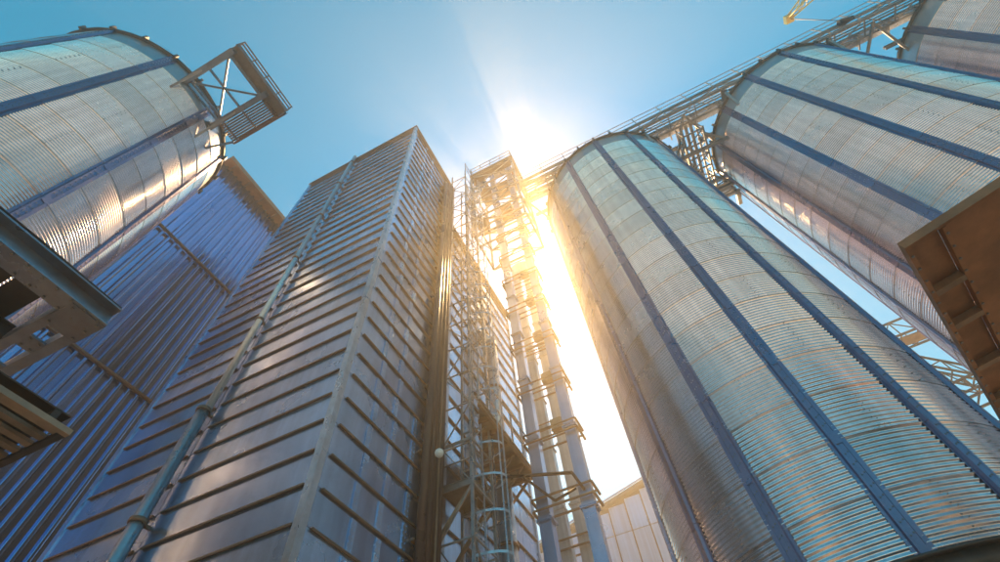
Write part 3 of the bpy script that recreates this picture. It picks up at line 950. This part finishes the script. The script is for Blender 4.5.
for y in (-1.75, 0.02):
    MB().bar((-10.4, y, ZG - 0.1), (-11.75 if y < -1 else -11.8, y, ZG - 1.5), 0.08).build('knee_brace', 'bluesteel', gw)

# ------------------------------------------------------------------ steel frame by the lone silo
sf = thing('steel_deck_frame', 'heavy steel deck frame overhead at the lower left, dark underneath', 'frame', (-8.5, 0, 0))
ZS = 7.6
xa_, xb_, ya_, yb_ = -12.2, -6.95, -3.2, 1.52
mb_ = MB().box(-7.30, -6.93, ya_, yb_, ZS, ZS + 0.03).box(-7.13, -7.10, ya_, yb_ - 0.0, ZS + 0.03, ZS + 0.36).box(-7.30, -6.93, ya_, yb_, ZS + 0.36, ZS + 0.39).build('main_beam', 'bluesteel', sf)
MB().box(-11.0, -7.31, 1.36, 1.52, ZS + 0.02, ZS + 0.34).build('end_beam', 'bluesteel', sf)
MB().box(-11.0, -7.31, 0.98, 1.12, ZS + 0.03, ZS + 0.34).build('end_beam', 'bluesteel', sf)
for x in (-7.45, -8.25, -9.15, -10.1):
    MB().box(x - 0.17, x + 0.17, 1.121, 1.359, ZS + 0.04, ZS + 0.08).build('batten_plate', 'bluesteel', sf)
for x in (-8.6, -9.8, -11.0):
    MB().channel((x, ya_, ZS + 0.2), (x, 0.97, ZS + 0.2), 0.16, 0.3, 0.02).build('joist', 'deck', sf)
for k in range(9):
    y = ya_ + 0.05 + k * 0.44
    if k in (5,): continue
    MB().box(-11.0, -7.32, y, y + 0.41, ZS + 0.42, ZS + 0.47).build('deck_plate', 'deck', sf)
MB().bar((-9.4, 0.4, ZS - 0.05), (-7.9, -0.4, ZS + 0.25), 0.10).build('brace', 'deck', sf)
for (x, y) in ((-7.1, -3.1), (-10.9, -3.1), (-10.9, -0.9)):
    MB().channel((x, y, 0), (x, y, ZS), 0.22, 0.24, 0.02).build('column', 'bluesteel', sf)
MB().channel((-7.1, -1.2, 0), (-7.1, -1.2, ZS - 0.005), 0.22, 0.24, 0.02).build('column', 'bluesteel', sf)

bt = MB().tube((0, 0, -0.022), (0, 0, 0.0), 0.022, 6).mesh('bolt', 'bolt')
for k in range(14):
    for x in (-7.25, -6.98):
        link('bolt', bt, mb_, (x, 1.40 - k * 0.22, ZS))
for x in (-7.45, -8.25, -9.15, -10.1):
    for dx in (-0.1, 0.1):
        for y in (1.17, 1.31):
            link('bolt', bt, sf, (x + dx, y, ZS + 0.04))
MB().box(-7.62, -6.99, 1.00, 1.53, ZS - 0.016, ZS - 0.002).build('gusset_plate', 'bluesteel', sf)
for (x, y) in ((-7.55, 1.06), (-7.55, 1.45), (-7.06, 1.06), (-7.06, 1.45), (-7.30, 1.45)):
    link('bolt', bt, sf, (x, y, ZS - 0.016))
MB().path([(-7.0, -3.0, ZS + 0.45), (-6.95, 0.2, ZS + 0.43), (-7.0, 1.5, ZS + 0.45)], 0.02).build('cable', 'rope', sf)

# slatted stair landing below it
sl = thing('slatted_landing', 'brown slatted landing corner overhead below the steel deck frame', 'landing', (-6.5, 0.3, 0))
ZL = 5.1
for k in range(12):
    x = -5.62 - k * 0.195
    MB().box(x - 0.09, x, -1.6, 1.62, ZL + 0.03, ZL + 0.07).build('slat', 'slat', sl)
MB().box(-5.60, -5.53, -1.6, 1.70, ZL, ZL + 0.06).build('edge_beam', 'slat', sl)
MB().box(-8.0, -5.605, 1.63, 1.70, ZL, ZL + 0.07).build('edge_beam', 'deck', sl)
for y in (-1.3, 0.2, 1.45):
    MB().box(-8.0, -5.61, y, y + 0.07, ZL + 0.072, ZL + 0.2).build('cross_bearer', 'deck', sl)
MB().box(-8.0, -5.61, -1.6, 1.62, ZL + 0.205, ZL + 0.22).build('deck_plate', 'deck', sl)
for (x, y) in ((-5.7, -1.5), (-7.9, -1.5), (-7.9, 0.2)):
    MB().bar((x, y, 0), (x, y, ZL), 0.12).build('post', 'steel', sl)

# ------------------------------------------------------------------ brown canopy at the right
ca = thing('canopy', 'brown sheet canopy seen from below at the right edge with ribbed border', 'canopy', (5.5, 4.5, 0))
ZC = 6.1
ang = math.atan2(4.86 - 0.0, 0) and math.radians(90 - 18.9)
ua = Vector((math.cos(ang), math.sin(ang), 0))           # along the ribbed border
va = Vector((math.sin(ang), -math.cos(ang), 0))          # into the canopy
P1 = Vector((3.38, 4.69, ZC))


def slab(name, m_, a0, a1, b0, b1, z0, z1):
    b = MB()
    q = [P1 + ua * a + va * c for a, c in ((a0, b0), (a0, b1), (a1, b1), (a1, b0))]
    b.add([(p.x, p.y, z0) for p in q] + [(p.x, p.y, z1) for p in q], [(0, 1, 2, 3), (7, 6, 5, 4), (0, 4, 5, 1), (1, 5, 6, 2), (2, 6, 7, 3), (3, 7, 4, 0)])
    return b.build(name, m_, ca)


LA = 4.75
slab('border_beam', 'brown', -0.0, LA, 0.0, 0.055, ZC - 0.02, ZC + 0.10)
slab('border_beam', 'brown', 0.04, LA, 0.42, 0.47, ZC + 0.0, ZC + 0.10)
slab('border_sheet', 'brown', 0.0, LA, 0.056, 0.419, ZC + 0.105, ZC + 0.125)
slab('border_beam', 'brown', -0.045, -0.002, 0.0, 6.5, ZC - 0.02, ZC + 0.10)
for k, a in enumerate((1.02, 1.83, 2.98, 4.0)):
    slab('rib', 'slat', a - 0.055, a + 0.055, 0.057, 0.418, ZC + 0.0, ZC + 0.10)
for k in range(4):
    slab('roof_sheet', 'brown', 0.0, LA, 0.472 + k * 1.5, 0.472 + (k + 1) * 1.5 - 0.006, ZC + 0.03, ZC + 0.05)
slab('border_beam', 'brown', -0.0, LA, 6.48, 6.54, ZC - 0.02, ZC + 0.10)
bt2 = MB().tube((0, 0, -0.016), (0, 0, 0.0), 0.017, 6).mesh('bolt', 'bolt')
for k in range(19):
    p = P1 + ua * (0.15 + k * 0.25) + va * 0.027
    link('bolt', bt2, ca, (p.x, p.y, ZC - 0.02))
    p = P1 + ua * (0.15 + k * 0.25) + va * 0.445
    link('bolt', bt2, ca, (p.x, p.y, ZC))
for k in range(1, 4):
    slab('seam_strip', 'brown', 0.02, LA - 0.02, 0.472 + k * 1.5 - 0.05, 0.472 + k * 1.5 + 0.05, ZC + 0.015, ZC + 0.0295)
for a in (0.3, LA - 0.3):
    for c in (5.0, 6.4):
        p = P1 + ua * a + va * c
        MB().bar((p.x, p.y, 0), (p.x, p.y, ZC + 0.02), 0.16).build('post', 'brown', ca)


# ------------------------------------------------------------------ far conveyor bridges in the gap between the silos
def lattice(name, label, p, q, h, wdt, posts):
    t = thing(name, label, 'bridge', tuple((Vector(p) + Vector(q)) / 2), 'far conveyor bridges')
    p = Vector(p); q = Vector(q); L = (q - p).length; k = max(3, int(L / 0.9))
    up = Vector((0, 0, h))
    sd_ = Vector((0, wdt, 0))
    for s in (0, 1):
        for u in (0, 1):
            MB().bar(p + up * u + sd_ * s, q + up * u + sd_ * s, 0.10).build('chord', 'rim', t)
        for i in range(k):
            a = p + (q - p) * (i / k) + sd_ * s; c = p + (q - p) * ((i + 1) / k) + sd_ * s
            MB().bar(a, a + up, 0.055).build('truss_post', 'rim', t)
            MB().bar(a if i % 2 else a + up, c + up if i % 2 else c, 0.05).build('truss_diagonal', 'rim', t)
    for i in range(k + 1):
        a = p + (q - p) * (i / k)
        MB().bar(a, a + sd_, 0.06).build('cross_tie', 'rim', t)
    for xx in posts:
        a = p + (q - p) * xx + sd_ * 0.5
        MB().bar((a.x, a.y, 0), (a.x, a.y, a.z - 0.03), 0.3).build('pier', 'rim', t)
    return t


t = lattice('conveyor_bridge', 'highest of the small lattice bridges in the sky gap between two silos', (10.5, 26, 20.5), (20.5, 26, 20.9), 1.0, 1.4, (0.02, 0.98))
MB().box(10.5, 20.5, 26.3, 27.1, 20.62, 20.7).build('deck_plate', 'slat', t)
lattice('conveyor_bridge', 'sloping lattice bridge just below the highest one in the silo gap', (12.0, 26.0, 20.2), (19.0, 29.0, 16.3), 0.75, 1.0, (0.02, 0.98))
lattice('conveyor_bridge', 'lower lattice bridge in the narrow silo gap', (10.8, 24.6, 15.0), (20.0, 24.6, 16.0), 0.9, 1.2, (0.02, 0.98))
lattice('conveyor_bridge', 'lowest lattice bridge in the silo gap near the canopy border', (10.8, 24.0, 13.3), (20.0, 27.0, 12.6), 0.8, 1.0, (0.02, 0.98))

# ------------------------------------------------------------------ crane boom over the row
cr = thing('crane', 'tip of a yellow crane boom with thin ropes above the silo row', 'crane', (0, 0, 0))
d1 = ray(788, 19); d2 = ray(806, 0)
tip = EYE + d1 * (31.0 / d1.z)
nrm = d1.cross(d2)
# foot of the boom: on the ground, in the plane through eye, tip and the second sight line
gx = 34.0
gy = -(nrm.x * gx + nrm.z * (-EYE.z)) / nrm.y
foot = Vector((gx, gy, 1.2))
cr.location = (foot.x, foot.y, 0)
ax = (foot - tip).normalized()
s1 = ax.cross(Vector((0, 0, 1))).normalized(); s2 = s1.cross(ax)
LB = (foot - tip).length
cs = [(-1, -1), (1, -1), (1, 1), (-1, 1)]
def bpnt(t_, c, wd):
    return tip + ax * t_ + s1 * (c[0] * wd) + s2 * (c[1] * wd)
def bw(t_): return 0.10 + 0.22 * min(1, t_ / 3.0)
for c in cs:
    MB().tube(bpnt(0, c, bw(0)), bpnt(3, c, bw(3)), 0.045, 6).tube(bpnt(3, c, bw(3)), bpnt(LB, c, bw(3)), 0.045, 6).build('boom_chord', 'yellow', cr)
b = MB(); t_ = 0.0; i = 0
while t_ < LB - 0.7:
    for k in range(4):
        c, e = cs[k], cs[(k + 1) % 4]
        if i % 2: c, e = e, c
        b.bar(bpnt(t_, c, bw(t_)), bpnt(t_ + 0.6, e, bw(t_ + 0.6)), 0.035)
    t_ += 0.6; i += 1
b.build('boom_lacing', 'yellow', cr)
MB().box(tip.x - 0.22, tip.x + 0.22, tip.y - 0.22, tip.y + 0.22, tip.z - 0.25, tip.z + 0.1).build('boom_head', 'yellow', cr)
hook = on_y(846, 21, 10.45)
for dz in (-0.3, 0.0, 0.22):
    MB().tube(tip + Vector((0, 0, dz)), hook + Vector((0, 0, dz * 0.6)), 0.011, 5).build('rope', 'rope', cr)
MB().tube(hook + Vector((-0.35, 0, 0)), hook + Vector((0.35, 0, 0)), 0.20, 10, 0.12).build('hook_block', 'darkpipe', cr)
MB().box(foot.x - 1.6, foot.x + 1.6, foot.y - 3, foot.y + 3, 0.0, 1.4).build('carrier', 'yellow', cr)

# ------------------------------------------------------------------ haze volume, added to spread a warm glow around the sun
hz = MB().box(-G - 5, G + 5, -G - 5, G + 5, -1.0, 36.0)
hm = bpy.data.materials.new('glow_haze'); hm.use_nodes = True
hn = hm.node_tree
hn.nodes.remove(hn.nodes['Principled BSDF'])
pv = hn.nodes.new('ShaderNodeVolumePrincipled')
pv.inputs['Color'].default_value = (1.0, 0.91, 0.76, 1)  # warm tint put in so the scattered sunlight glows golden
pv.inputs['Density'].default_value = HAZE_DENSITY
pv.inputs['Anisotropy'].default_value = HAZE_G
hn.links.new(pv.outputs[0], hn.nodes['Material Output'].inputs['Volume'])
ho = hz.build('haze', hm)
struct(ho, 'stuff')
ho['label'] = 'thin warm haze added for the golden glow around the sun'
